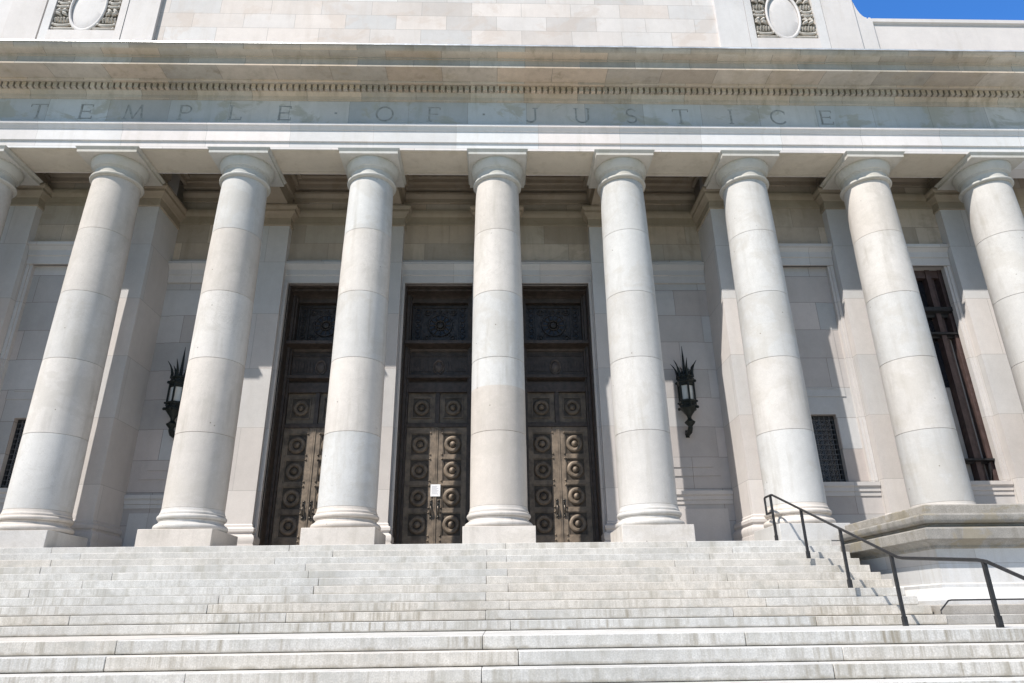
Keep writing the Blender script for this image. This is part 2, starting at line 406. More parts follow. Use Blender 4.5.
for x in range(-20, 17, 4): column(x)

# ---- entablature
X0, X1 = -28, 24
a = MB()
a.prism_x([(.5, 11.93), (.5, 13.7), (-.7, 13.7), (-.7, 12.84), (-.94, 12.84), (-.955, 12.82), (-.955, 12.75), (-.93, 12.74), (-.905, 12.70), (-.885, 12.65), (-.87, 12.62), (-.85, 12.615), (-.85, 12.205), (-.80, 12.20), (-.80, 11.93)], X0, X1)
P(a.build('architrave', S_ARCH, temple))
for k in range(-20, 16, 4):                # soffit slabs with a fine raised border between columns
    pn = MB(); x0, x1 = k + .83, k + 3.17
    pn.box(x0, x1, -.785, .46, 11.916, 11.94)
    for q in ((x0 + .1, x1 - .1, -.70, -.66), (x0 + .1, x1 - .1, .33, .37), (x0 + .1, x0 + .14, -.659, .329), (x1 - .14, x1 - .1, -.659, .329)):
        pn.box(q[0], q[1], q[2], q[3], 11.906, 11.917)
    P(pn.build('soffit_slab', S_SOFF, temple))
f = MB(); f.box(X0, X1, -.78, .4, 12.83, 13.83); fr = P(f.build('frieze', S_FRZ, temple))
# inscription
def glyph(ch):
    A = []                                  # list of (polyline, thickness)
    V, Hh = .062, .036
    def arc(cx, cz, rx, rz, a0, a1, n=14): return [(cx + rx * math.cos(math.radians(a0 + (a1 - a0) * i / n)), cz + rz * math.sin(math.radians(a0 + (a1 - a0) * i / n))) for i in range(n + 1)]
    if ch == 'T': A = [([(-.26, .55), (.26, .55)], Hh), ([(0, .55), (0, 0)], V), ([(-.25, .56), (-.25, .46)], .03), ([(.25, .56), (.25, .46)], .03), ([(-.07, .01), (.07, .01)], .03)]
    if ch == 'E': A = [([(-.16, 0), (-.16, .57)], V), ([(-.2, .55), (.18, .55)], Hh), ([(-.16, .29), (.13, .29)], Hh), ([(-.2, .02), (.2, .02)], Hh), ([(.18, .56), (.18, .47)], .03), ([(.2, .01), (.2, .11)], .03), ([(.13, .24), (.13, .34)], .03)]
    if ch == 'M': A = [([(-.27, 0), (-.21, .57)], .045), ([(-.21, .56), (0, .03)], V), ([(0, .03), (.21, .56)], .045), ([(.21, .57), (.28, 0)], V), ([(-.33, .01), (-.2, .01)], .03), ([(.22, .01), (.34, .01)], .03)]
    if ch == 'P': A = [([(-.14, 0), (-.14, .57)], V), ([(-.18, .55), (.02, .55)] + arc(.02, .405, .16, .145, 90, -90) + [(-.14, .26)], .05), ([(-.22, .01), (-.06, .01)], .03)]
    if ch == 'L': A = [([(-.15, 0), (-.15, .57)], V), ([(-.2, .02), (.2, .02)], Hh), ([(.19, .01), (.19, .12)], .03), ([(-.22, .56), (-.08, .56)], .03)]
    if ch == 'O': A = [(arc(0, .285, .26, .27, 0, 360, 32), .06)]
    if ch == 'F': A = [([(-.14, 0), (-.14, .57)], V), ([(-.18, .55), (.2, .55)], Hh), ([(-.14, .29), (.14, .29)], Hh), ([(.2, .56), (.2, .46)], .03), ([(-.22, .01), (-.06, .01)], .03)]
    if ch == 'J': A = [([(.1, .57)] + [(.1, .2)] + arc(-.05, .15, .15, .14, 0, -150), .062), ([(.02, .56), (.18, .56)], .03)]
    if ch == 'U': A = [([(-.2, .57), (-.2, .22)] + arc(0, .2, .2, .19, 180, 360, 16) + [(.2, .57)], .055), ([(-.27, .56), (-.13, .56)], .03), ([(.13, .56), (.27, .56)], .03)]
    if ch == 'S': A = [(arc(0, .42, .145, .135, 25, 270, 14) + arc(0, .15, .155, .135, 90, -155, 14), .055)]
    if ch == 'I': A = [([(0, 0), (0, .57)], V), ([(-.07, .01), (.07, .01)], .03), ([(-.07, .56), (.07, .56)], .03)]
    if ch == 'C': A = [(arc(.03, .285, .26, .27, 42, 318, 24), .058), ([(.225, .40), (.225, .51)], .03)]
    if ch == '.': A = [([(-.035, .30), (.035, .30)], .07)]
    return A
text = 'TEMPLE.OF.JUSTICE'
LX = [-14.52, -13.03, -11.54, -9.94, -8.34, -6.79, -5.17, -3.61, -2.04, -.43, 1.13, 2.75, 4.35, 5.96, 7.61, 9.165, 10.76]
for ch, x in zip(text, LX):
    ins = MB()
    for pl, th in glyph(ch):
        for (ax, az), (bx_, bz) in zip(pl, pl[1:]):
            d = Vector((bx_ - ax, bz - az)); L = d.length
            if L < 1e-5: continue
            d /= L; n_ = Vector((-d.y, d.x)) * th / 2; ex = d * (.004 if len(pl) < 4 else .008)
            q = [(ax - ex.x + n_.x, az - ex.y + n_.y), (bx_ + ex.x + n_.x, bz + ex.y + n_.y), (bx_ + ex.x - n_.x, bz + ex.y - n_.y), (ax - ex.x - n_.x, az - ex.y - n_.y)]
            ins.prism_y([(x + p_[0], 13.06 + p_[1]) for p_ in q], -.785 - random.uniform(0, .0012), -.76)
    ins.build('letter', M_LETTER, fr)
# cornice
c = MB()
c.prism_x([(.4, 13.831), (-.80, 13.831), (-.81, 13.86), (-.83, 13.87), (-.84, 13.98), (-.87, 14.02), (-.92, 14.07), (-.935, 14.09), (-.935, 14.295), (-1.08, 14.30), (-1.12, 14.31), (-1.15, 14.335), (-1.16, 14.36),
           (-1.68, 14.36), (-1.68, 14.33), (-1.80, 14.33), (-1.80, 14.39), (-1.75, 14.40), (-1.75, 14.66), (-1.79, 14.67), (-1.79, 14.71), (-1.82, 14.715), (-1.87, 14.725), (-1.94, 14.745), (-2.0, 14.78), (-2.05, 14.84), (-2.07, 14.89),
           (-2.07, 14.95), (1.6, 15.2), (1.6, 14.0), (.4, 14.0)], X0, X1)
cn = P(c.build('cornice', S_CORN, temple, sharp=20))
d = MB(); n_d = 0; x = X0 + .05
while x < X1 - .1:
    d.rnd(.12, .8); d.box(x, x + .128, -1.055, -.93, 14.095, 14.285); x += .195
d.build('dentil_course', S_CORN, cn)
fl = MB(); fl.prism_x([(-2.085, 14.925), (-2.10, 14.93), (-2.095, 14.975), (-1.6, 15.03), (-1.6, 14.99), (-2.05, 14.955)], X0, X1)
fl.build('flashing', M_FLASH, cn)

# ---- portico ceiling: beams from column to pilaster, coffers stepping up between them
b = MB()
for k in range(-20, 17, 4):
    yb = 2.3 if k in (-8, -4, 0, 4) else 1.1
    b.box(k - .62, k + .62, .5, 2.9 if yb > 2 else 1.7, 11.96, 13.3)
    b.box(k - .70, k + .70, .5, 2.9 if yb > 2 else 1.7, 12.45, 13.3)
for k in range(-20, 16, 4):
    yb = 2.8 if -12 <= k <= 4 else 1.6
    xa, xb = k + .70, k + 3.30
    for ins_, z in ((.12, 12.95), (.26, 13.12), (.40, 13.26)):
        b.box(xa, xb, .5, .5 + ins_, z, 13.4); b.box(xa, xb, yb - ins_ - .08, yb, z - .1, 13.41)
        b.box(xa, xa + ins_, .5, yb, z, 13.39); b.box(xb - ins_, xb, .5, yb, z, 13.38)
    b.prism_x([(yb + .02, 12.35), (yb - .05, 12.35), (yb - .05, 12.5), (yb - .12, 12.56), (yb - .16, 12.62), (yb - .16, 12.7), (yb + .02, 12.7)], xa, xb)
    b.prism_x([(yb + .02, 11.4), (yb - .03, 11.4), (yb - .03, 11.48), (yb - .015, 11.5), (yb - .015, 11.74), (yb - .07, 11.8), (yb - .1, 11.86), (yb - .1, 11.98), (yb + .02, 12.0)], xa, xb)
b.box(X0, X1, .45, 4.2, 13.42, 13.7)
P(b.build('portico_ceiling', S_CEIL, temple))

# ---- attic
at = MB()
AE = 13.14
at.box(mx(AE), AE, 0.06, 3, 15.2, 23)
P(at.build('attic_wall', S_ATT, temple))
for sgn in (0, 1):
    ap = MB()
    m = (lambda x: x) if not sgn else mx
    def bx2(x0, x1, *a_):
        q0, q1 = sorted((m(x0), m(x1))); ap.rnd(.03); ap.box(q0, q1, *a_)
    bx2(8.0, 9.085, -.06, .1, 15.0, 23); bx2(9.1, 9.34, -.08, .1, 15.0, 23); bx2(11.62, 11.9 if sgn else 11.955, -.08, .1, 15.0, 23)
    bx2(9.34, 11.62, -.08, .1, 15.0, 17.48); bx2(9.34, 11.62, -.08, .1, 19.85, 23); bx2(11.98, AE + .02, -.06, .1, 15.0, 23)
    # low parapet beyond the tall attic, with its coping and the scroll that meets it
    P(ap.build('attic_pier', S_ATTP, temple))
    ap = MB(); bx2(AE + .03, 24, .1, 2, 15.0, 18.36)
    P(ap.build('parapet', S_ATTP, temple))
for sgn in (0, 1):
    m = (lambda x: x) if not sgn else mx
    cp = MB(); q0, q1 = sorted((m(AE + (1.06 if sgn else .66)), m(24)))
    cp.prism_x([(2.05, 18.36), (.08, 18.361), (.07, 18.40), (.02, 18.43), (.02, 18.585), (2.05, 18.60)], q0, q1)
    P(cp.build('coping', S_ATTP, temple))
    sc = MB(); prof = [(AE + .031, 15.0), (AE + .655 + (.4 if sgn else 0), 15.0), (AE + .655 + (.4 if sgn else 0), 18.5)]
    ex = .4 if sgn else 0
    for i in range(6): a_ = i / 5 * PI; prof.append((AE + ex + .57 + .085 * math.cos(a_), 18.5 + .13 * math.sin(a_)))
    for i in range(10):
        a_ = PI / 2 * i / 9; prof.append((AE + ex + .47 - (.43 + ex) * math.sin(a_), 18.62 + (7 if sgn else 1.6) * (1 - math.cos(a_))))
    if sgn: prof = [(mx(x_), z_) for x_, z_ in prof]
    sc.prism_y(prof, .02, .9)
    P(sc.build('scroll_bracket', S_ATTP, temple))
    # carved medallion
    cx = m(10.48)
    e = MB(); e.box(cx - 1.14, cx + 1.14, .02, .07, 17.48, 19.85); panel = P(e.build('carved_panel', S_RECESS, temple))
    md = MB(); md.ring_y((cx, -.04, 18.60), .60, .045, 48, 10, 1, 1.84)
    md.lathe_y([(.60, 0), (.56, .03), (.3, .045), (.02, .05)], (cx, .03, 18.60), 48, 1, 1.84); md.build('medallion', S_ATTP, panel)
    lf = MB()
    for side in (-1, 1):
        z = 17.56; r_ = 0
        while z < 19.75:
            k_ = abs(z - 18.62) / 1.12; inner = .66 * math.sqrt(max(0, 1 - k_ * k_)) + .04
            x0, x1 = max(inner, .16), 1.08; w_ = x1 - x0; y = -.01; mode = r_ % 5
            X_ = lambda t: cx + side * (x0 + w_ * t)
            if mode in (0, 1):                     # sagging ribbon ends
                pts = [(X_(i / 8), y - .02 * math.sin(i / 8 * PI), z + .05 - (.09 if mode else .06) * math.sin(i / 8 * PI)) for i in range(9)]
                lf.tube(pts, [.035, .05, .055, .06, .06, .06, .055, .05, .035], 6)
                for t in (.04, .96): lf.ball((X_(t), y - .03, z + .03), .05, 1, .8, 1, 8, 5)
                z += .19
            elif mode == 2:                        # a bound bundle of rods
                n_ = max(3, int(w_ / .095))
                for i in range(n_):
                    t = (i + .5) / n_; b_ = .05 * math.sin(t * PI)
                    lf.tube([(X_(t), y + .02, z - .04), (X_(t), y - .03 - b_, z + .09), (X_(t), y + .02, z + .22)], [.028, .04, .028], 6)
                z += .29
            else:                                  # slanting leaf folds
                n_ = max(2, int(w_ / .24))
                for i in range(n_):
                    t0, t1 = i / n_ + .02, (i + 1) / n_ - .02; s_ = 1 if (mode == 3) else -1
                    lf.tube([(X_(t0), y + .02, z - .04 * s_), (X_((t0 * 2 + t1) / 3), y - .04, z + .02), (X_((t0 + 2 * t1) / 3), y - .05, z + .05 * s_), (X_(t1), y + .01, z + .07 * s_)], [.02, .06, .065, .015], 6)
                z += .18
            r_ += 1
    lf.build('carved_foliage', S_CARVE, panel)

# ---- bronze doors
def ledge(y, yo, z0, z1):
    h = z1 - z0
    return [(y, z0), (y - (y - yo) * .25, z0), (y - (y - yo) * .35, z0 + h * .3), (y - (y - yo) * .8, z0 + h * .5), (yo, z0 + h * .55), (yo, z1), (y, z1)]
def make_door(c):
    e = empty('bronze_door', (c + 2, 0, 0), parent=temple); e.matrix_parent_inverse = Matrix.Translation((0, -2, 0))
    fr_ = MB()
    for s in (-1, 1):
        a, b_ = sorted((s * 1.045, s * 1.169)); fr_.box(a, b_, 3.36, 3.9, 0, ZO - .002)
        a, b_ = sorted((s * .985, s * 1.045)); fr_.box(a, b_, 3.46, 3.9, 0, ZO - .003)
        a, b_ = sorted((s * 1.13, s * 1.168)); fr_.box(a, b_, 2.93, 3.36, 0, ZO - .004)
    fr_.box(-1.13, 1.13, 2.93, 3.4, ZO - .05, ZO - .004); fr_.prism_x(ledge(3.7, 3.1, 8.86, 9.015), -1.13, 1.13); fr_.box(-.985, .985, 3.56, 3.9, 8.70, 8.86)
    fr_.prism_x(ledge(3.7, 3.14, 6.84, 7.10), -1.168, 1.168)
    fr_.prism_x(ledge(3.7, 3.40, 5.70, 5.95), -1.045, 1.045); fr_.box(-.985, .985, 3.50, 3.9, 5.36, 5.70)
    fr_.box(-.985, .985, 3.52, 3.9, 4.16, 4.30); fr_.box(-.07, .07, 3.54, 3.9, 4.30, 5.36)
    fr_.build('door_frame', M_BRONZD, e, bevel=.006)
    fz = MB(); fz.box(-.985, .985, 3.60, 3.9, 5.95, 6.86)
    for i in range(-9, 10):
        if abs(i) < 3: continue
        fz.box(i * .1 - .03, i * .1 + .03, 3.575, 3.60, 6.12, 6.5)
    for i in range(-16, 17): fz.box(i * .058 - .018, i * .058 + .018, 3.57, 3.60, 6.66, 6.74)
    fz.t = .6; fz.ring_y((0, 3.585, 6.28), .17, .03, 28, 8, 1, 1.45); fz.lathe_y([(.15, 0), (.12, .03), (.02, .05)], (0, 3.60, 6.28), 24, 1, 1.45)
    fz.build('frieze_panel', M_BRONZD, e)
    g = MB(); g.box(-.985, .985, 3.74, 3.9, 7.10, 8.70)
    for s in (-1, 1):
        g.box(s * .62 - .025, s * .62 + .025, 3.69, 3.74, 7.16, 8.64); g.box(s * .95 - .025, s * .95 + .025, 3.69, 3.74, 7.16, 8.64)
        g.box(-.985, .985, 3.685, 3.74, 7.89 + s * .70 - .025, 7.89 + s * .70 + .025)
        for i in range(-3, 4):
            g.ring_y((s * .785, 3.72, 7.89 + i * .2), .075, .02, 14, 6)
        for q in (-1, 1):
            g.ring_y((s * .46, 3.72, 7.89 + q * .5), .10, .025, 16, 6); g.lathe_y([(.05, 0), (.04, .04), (.005, .05)], (s * .46, 3.74, 7.89 + q * .5), 12)
        for i in range(-2, 3): g.lathe_y([(.05, 0), (.04, .03), (.005, .04)], (i * .22, 3.74, 7.89 + s * .58), 10)
    for i in range(-5, 6):
        for q in (-1, 1):
            g.tube([(i * .115 - .05, 3.735, 7.89 + q * .44), (i * .115 + .05, 3.735, 7.89 + q * .44 + .1)], .012, 5); g.tube([(i * .115 + .05, 3.735, 7.89 + q * .44), (i * .115 - .05, 3.735, 7.89 + q * .44 + .1)], .012, 5)
    for i in range(24):
        a = 2 * PI * i / 24; g.ball((.47 * math.cos(a), 3.73, 7.89 + .40 * math.sin(a) * 1.1), .022, 1, 1, 1, 6, 4)
    g.ring_y((0, 3.72, 7.89), .40, .03, 40, 6); g.ring_y((0, 3.71, 7.89), .17, .035, 28, 8); g.lathe_y([(.13, 0), (.1, .05), (.02, .07)], (0, 3.74, 7.89), 20)
    for i in range(12):
        a = 2 * PI * i / 12; g.tube([(.19 * math.cos(a), 3.72, 7.89 + .19 * math.sin(a)), (.38 * math.cos(a), 3.72, 7.89 + .38 * math.sin(a))], .022, 6)
    g.build('grille', M_LATT, e)
    gl = MB(); gl.rings([[(r0 * math.cos(2 * PI * i / 36), 3.738 - d_, 7.89 + r0 * math.sin(2 * PI * i / 36)) for i in range(36)] for r0, d_ in ((.20, 0), (.21, .008), (.37, .008), (.38, 0))], False)
    gl.build('glass_pane', M_GEM, e)
    for s in (-1, 1):
        gl = MB(); gl.box(s * .785 - .05, s * .785 + .05, 3.728, 3.739, 7.3, 8.5); gl.build('glass_pane', M_GEM, e)
    def coffer(mb, x0, x1, z0, z1, y, R):
        cx, cz = (x0 + x1) / 2, (z0 + z1) / 2
        t0 = mb.t; mb.t = -.62  # recess floor toned dark: patina, plus shade put into the bronze colour
        mb.box(x0, x1, y + .035, y + .2, z0, z1)
        mb.t = t0
        for q in ((x0, x1, z0, z0 + .035), (x0, x1, z1 - .035, z1), (x0, x0 + .035, z0 + .035, z1 - .035), (x1 - .035, x1, z0 + .035, z1 - .035)):
            mb.box(q[0], q[1], y + .005, y + .036, q[2], q[3])
        mb.ring_y((cx, y + .03, cz), R * .74, R * .27, 32, 10)
        mb.lathe_y([(R * .36, 0), (R * .33, .05), (R * .2, .085), (.005, .10)], (cx, y + .035, cz), 20)
    for s in (-1, 1):
        t = MB(); t.t = -.2; x0, x1 = sorted((s * .075, s * .98))  # same bronze as the leaves, toned down to carry painted shade
        t.box(x0, x1, 3.62, 3.85, 4.305, 5.355)
        coffer(t, x0 + .13, x1 - .13, 4.48, 5.20, 3.575, .27)
        t.build('transom_panel', M_BRONZE, e)
    for s in (-1, 1):
        lf = MB(); x0, x1 = sorted((s * .006, s * .984))
        xp0, xp1 = sorted((s * .215, s * .855)); PY = 3.58
        lf.box(x0, x1, PY + .05, PY + .16, .02, 4.155)
        lf.box(x0, xp0, PY - .02, PY + .05, .02, 4.155); lf.box(xp1, x1, PY - .02, PY + .05, .02, 4.155)
        zs = [.66 + .855 * k for k in range(4)]
        prev = .02
        for z in zs:
            lf.box(xp0, xp1, PY - .018, PY + .05, prev, z); coffer(lf, xp0, xp1, z, z + .74, PY - .0, .285); prev = z + .74
        lf.box(xp0, xp1, PY - .018, PY + .05, prev, 4.155)
        xe = s * .03                              # astragal and small knops on the meeting stile
        a, b_ = sorted((s * .004, s * .05)); lf.box(a, b_, PY - .045, PY - .02, .02, 4.155)
        for z in [.66 + .855 * k - .058 for k in range(5)]:
            lf.ball((s * .19, PY - .03, z + .09), .03); lf.ball((s * .19, PY - .03, z - .06), .03)
        leaf = lf.build('door_leaf', M_BRONZE, e)
        h = MB(); hx = s * .115
        h.box(hx - .045, hx + .045, PY - .035, PY - .018, 1.22, 1.80)
        h.tube([(hx, PY - .03, 1.68), (hx, PY - .10, 1.66), (hx, PY - .13, 1.55), (hx, PY - .14, 1.45), (hx, PY - .12, 1.36), (hx, PY - .03, 1.33)], [.02, .022, .03, .034, .026, .02], 8)
        h.ball((hx, PY - .04, 1.76), .035); h.ball((hx, PY - .04, 1.26), .035)
        h.build('handle', M_HAND, e)
    return e
door0 = make_door(DC[0])
for c in DC[1:]: copy_tree(door0, temple, (c + 2, 0, 0))

# ---- windows
def small_window(c):
    e = empty('barred_window', (c + 2, 0, 0), parent=temple); e.matrix_parent_inverse = Matrix.Translation((0, -2, 0))
    p = MB(); p.box(-.48, .48, 2.02, 2.06, 1.9, 4.03); p.build('pane', M_GLASS, e)
    f_ = MB()
    for q in ((-.48, -.40, 1.93, 4.02), (.40, .48, 1.93, 4.02)): f_.box(q[0], q[1], 1.92, 2.02, q[2], q[3])
    f_.box(-.4, .4, 1.92, 2.02, 1.93, 2.02); f_.box(-.4, .4, 1.92, 2.02, 3.93, 4.02); f_.box(-.4, .4, 1.95, 2.0, 2.62, 2.68); f_.box(-.4, .4, 1.95, 2.0, 3.55, 3.61)
    f_.build('frame', M_IRON, e)
    g = MB()
    for i in range(5): xx = -.32 + i * .16; g.tube([(xx, 1.90, 1.94), (xx, 1.90, 4.0)], .017, 6)
    for i in range(13): zz = 2.03 + i * .155; g.tube([(-.44, 1.905, zz), (.44, 1.905, zz)], .015, 6)
    for i in range(4):
        for j in range(12): g.ring_y((-.24 + i * .16, 1.90, 2.11 + j * .155), .045, .011, 10, 5)
    g.build('grille', M_GRIL, e)
    return e
sw = small_window(10); copy_tree(sw, temple, (-14 + 2, 0, 0))
tw = empty('tall_window', (14 + 2, 0, 0), parent=temple); tw.matrix_parent_inverse = Matrix.Translation((0, -2, 0))
p = MB(); p.box(-1.18, 1.18, 2.12, 2.2, 1.92, 9.14); p.build('pane', M_GLASS, tw)
f_ = MB()
for x0, x1 in ((-1.178, -1.02), (1.02, 1.178), (.58, .74), (-.74, -.58)): f_.box(x0, x1, 1.86, 2.13, 1.93, 9.13)
for x in (.88, -.88, .2, -.2): f_.box(x - .03, x + .03, 2.0, 2.13, 1.93, 9.13)
f_.box(-1.18, 1.18, 1.9, 2.13, 8.85, 9.13)
tw_frame = f_.build('frame', M_WOOD, tw)
f_ = MB()
f_.prism_x(ledge(2.0, 1.74, 7.40, 7.70), -1.179, 1.179); f_.build('transom_bar', M_IRON, tw); f_ = MB()
f_.prism_x(ledge(2.0, 1.80, 6.66, 6.82), -1.179, 1.179); f_.build('transom_bar', M_IRON, tw); f_ = MB()
f_.prism_x(ledge(2.0, 1.72, 2.50, 2.62), -1.0, 1.179)
for s in (-1, 1): f_.tube([(s * .95, 1.80, 2.5), (s * .95, 1.86, 2.2), (s * .95, 1.95, 1.95)], .04, 6)
f_.build('transom_bar', M_IRON, tw)
bl = MB(); bl.box(.74, 1.02, 2.09, 2.115, 1.95, 6.66); bl.box(-.55, .55, 2.09, 2.115, 1.95, 5.0); bl.build('blind', M_CURT, tw)

# ---- paper notice on the middle door
n = MB(); n.box(-.155, .155, -.006, .006, -.19, .19)
notice = n.build('paper_notice', M_PAPER); notice.location = (-1.985, 3.525, 2.09)
tag(notice, 'white printed paper notice taped to the middle bronze door above its handles', 'notice')
t = MB()
for i in range(8): t.box(-.11, .11 - random.random() * .08, -.0075, -.006, .12 - i * .034, .132 - i * .034)
t.build('print', M_INK, notice)

# ------------------------------------------------------------------ wall lanterns
def make_lantern(loc, label):
    e = empty('wall_lantern', loc, label, 'lantern', 'lanterns on the portico wall')
    y0 = 0.0                                 # origin on the lantern's axis, body bottom at z = 0
    b = MB()
    b.tube([(0, .47, -.74), (0, .30, -.75), (0, .12, -.73), (.0, .02, -.64), (0, 0, -.48)], [.075, .08, .085, .08, .06], 10)
    b.lathe([(.06, -.60), (.15, -.50), (.17, -.46), (.10, -.40), (.06, -.34), (.07, -.28), (.12, -.2), (.2, -.1), (.25, -.03)], n=14)
    b.box(-.06, .06, .41, .48, -.86, -.62)
    b.build('bracket', M_LANT, e)
    f_ = MB(); ph = PI / 6
    f_.lathe([(.22, -.06), (.28, -.02), (.28, .03), (.25, .06), (.25, .14), (.29, .17), (.29, .22), (.24, .25)], n=6, ph=ph, caps=True)
    f_.lathe([(.23, .72), (.26, .74), (.26, .80), (.30, .83), (.30, .90), (.25, .92), (.25, 1.0), (.28, 1.02), (.28, 1.06), (.13, 1.12), (.05, 1.18)], n=6, ph=ph)
    for i in range(6):
        a = PI / 3 * i + ph
        f_.tube([(.25 * math.cos(a), .25 * math.sin(a), .1), (.25 * math.cos(a), .25 * math.sin(a), .82)], .034, 6)
        f_.ball((.30 * math.cos(a), .30 * math.sin(a), .865), .05); f_.ball((.295 * math.cos(a), .295 * math.sin(a), .0), .05); f_.ball((.30 * math.cos(a), .30 * math.sin(a), .19), .035)
        a2 = a + PI / 6
        f_.ring_y((.24 * math.cos(a2), .24 * math.sin(a2), .97), .045, .016, 10, 5); f_.ring_y((.24 * math.cos(a2), .24 * math.sin(a2), .10), .04, .014, 10, 5)
    f_.build('cage', M_LANT, e)
    g = MB(); g.lathe([(.19, .24), (.20, .74)], n=6, ph=ph); g.build('glass', M_GLASSW, e)
    s = MB()
    for i in range(6):
        a = PI / 3 * i + ph; ca, sa = math.cos(a), math.sin(a)
        pts = [(.25 * ca, .25 * sa, 1.0), (.24 * ca, .24 * sa, 1.15), (.27 * ca, .27 * sa, 1.28), (.33 * ca, .33 * sa, 1.42), (.43 * ca, .43 * sa, 1.56)]
        s.tube(pts, [.045, .045, .036, .022, .005], 7)
    for i in range(6):
        a = PI / 3 * i; ca, sa = math.cos(a), math.sin(a)
        s.tube([(.20 * ca, .20 * sa, 1.0), (.17 * ca, .17 * sa, 1.18), (.18 * ca, .18 * sa, 1.32)], [.032, .03, .005], 6)
    s.tube([(0, 0, 1.05), (0, 0, 1.4), (0, 0, 1.75), (0, 0, 2.12)], [.06, .045, .032, .005], 8)
    s.build('spike_crown', M_LANT, e)
    return e
l0 = make_lantern((6.07, 2.32, 4.42), 'black spiked iron wall lantern fully in view right of the bronze doors')
l1 = copy_tree(l0, None, (-10.07, 2.32, 4.42))
l1['label'] = 'black spiked iron wall lantern half hidden behind a column left of the bronze doors'

# ------------------------------------------------------------------ steps, landing, terrace
XS0, XS1 = mx(8.3), 8.3
stair = empty('stone_staircase', (-2, -5, ZL), 'wide pale granite staircase of two flights rising to the columns', 'staircase')
def PS(o): o.matrix_parent_inverse = Matrix.Translation((2, 5, -ZL)); return o
JA, JB = -.30, .16
def step(x0, x1, y0, y1, z0, z1, k, name='step'):
    m = MB(); base = JA if k % 2 == 0 else JB
    xs_ = [base]
    x = base
    while x < x1:
        x += random.uniform(3.4, 6.0); xs_.append(x)
    x = base
    while x > x0:
        x -= random.uniform(3.4, 6.0); xs_.insert(0, x)
    xs_ = [x0] + [q for q in xs_ if x0 + .5 < q < x1 - .5] + [x1]
    for a, b_ in zip(xs_, xs_[1:]):
        m.rnd(.03, .7); dy = random.uniform(-.004, .004); dz = random.uniform(-.002, .002)
        g = random.uniform(.0015, .0055)
        m.box(a + g, b_ - g, y0 + dy, y1, z0 + .011, z1 + dz)
    return PS(m.build(name, S_STEP, stair, bevel=.009))
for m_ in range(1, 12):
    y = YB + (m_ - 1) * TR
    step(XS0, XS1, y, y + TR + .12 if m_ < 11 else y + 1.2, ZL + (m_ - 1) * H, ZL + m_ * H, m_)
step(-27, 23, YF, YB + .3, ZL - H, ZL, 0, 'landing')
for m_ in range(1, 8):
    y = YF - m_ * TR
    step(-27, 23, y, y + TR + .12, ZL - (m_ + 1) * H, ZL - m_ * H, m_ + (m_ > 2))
gm = MB()
prof = [(3.0, -3.4)]
prof = [(YF - 7 * TR + .05, -3.4), (YF - 7 * TR + .05, ZL - 7 * H - .03)]
for m_ in range(7, 0, -1): prof += [(YF - m_ * TR + .04, ZL - m_ * H - .03), (YF - (m_ - 1) * TR + .04, ZL - m_ * H - .03)]
prof += [(YF + .04, ZL - .03), (YB + .04, ZL - .03)]
for m_ in range(1, 12): prof += [(YB + (m_ - 1) * TR + .04, ZL + m_ * H - .03), (YB + m_ * TR + .04, ZL + m_ * H - .03)]
prof += [(YB + 11 * TR + .04, -3.4)]
gm.prism_x(prof, XS0 + .02, XS1 - .02); PS(gm.build('joint_bed', S_GRIME, stair))
te = MB(); te.box(XS0 - .02, XS1 + .02, YB + 10 * TR + 1.19, 4.0, -.4, -.002); te.box(-28, XS0 - .021, -.9, 4.0, -2.0, -.002); te.box(XS1 + .021, 24, -.9, 4.0, -2.0, -.002)
tag(te.build('terrace', S_FLOOR), kind='structure')

# ------------------------------------------------------------------ pedestals beside the steps
def pedestal(sgn, label):
    f = (lambda x: x) if not sgn else mx
    e = empty('stone_pedestal', (f(12), -2.5, ZL), label, 'pedestal', 'pedestals flanking the steps')
    def PP(o): o.matrix_parent_inverse = Matrix.Translation((-f(12), 2.5, -ZL)); return o
    x0, x1 = 8.8, 23.0; yf, yb = -4.32, -.55
    def mould(mb, prof, yb=yb):
        rr = []
        for o, z in prof:
            a, b_ = f(x0 - o), f(x1)
            rr.append([(a, yb, z), (a, yf - o, z), (b_, yf - o, z), (b_, yb, z)])
        mb.rings(rr)
    b = MB(); mould(b, [(.64, ZL + .003), (.64, ZL + H - .01), (.62, ZL + H)]); 
    b.rnd(.06); mould(b, [(.44, ZL + H), (.44, ZL + 2 * H - .01), (.42, ZL + 2 * H)])
    PP(b.build('base_course', S_PEDB, e, bevel=.01)); b = MB()
    mould(b, [(.34, ZL + 2 * H), (.34, -1.50), (.30, -1.47), (.25, -1.42), (.12, -1.30), (.08, -1.26), (.08, -1.2), (.03, -1.18), (0, -1.17)])
    PP(b.build('base', S_PED, e))
    d = MB(); mould(d, [(0, -1.2), (0, -.45)]); PP(d.build('die', S_PED, e))
    c = MB(); yb2 = -.3
    mould(c, [(0, -.52), (.03, -.50), (.03, -.45), (.08, -.42), (.13, -.385), (.20, -.365)], yb2 - .01)
    c.rnd(.1)
    mould(c, [(.25, -.365), (.29, -.36), (.30, -.35), (.30, -.15), (.28, -.135), (.10, -.09)], yb2)
    mould(c, [(.10, -.09), (.10, -.04), (.20, -.03), (.235, .0), (.255, .04), (.255, .12), (.23, .15), (.08, .18)], -.04)
    c.rnd(.1); mould(c, [(.05, .18), (.05, .34), (.03, .365)], yb2 - .4)
    mould(c, [(.12, .02), (.12, .14)], .35)
    PP(c.build('cap', S_PEDC, e, bevel=.012))
    return e
pedestal(0, 'large pale stone pedestal with weathered moulded cap at the right end of the steps')
pedestal(1, 'stone pedestal with weathered cap barely in frame at the far left end of the steps')

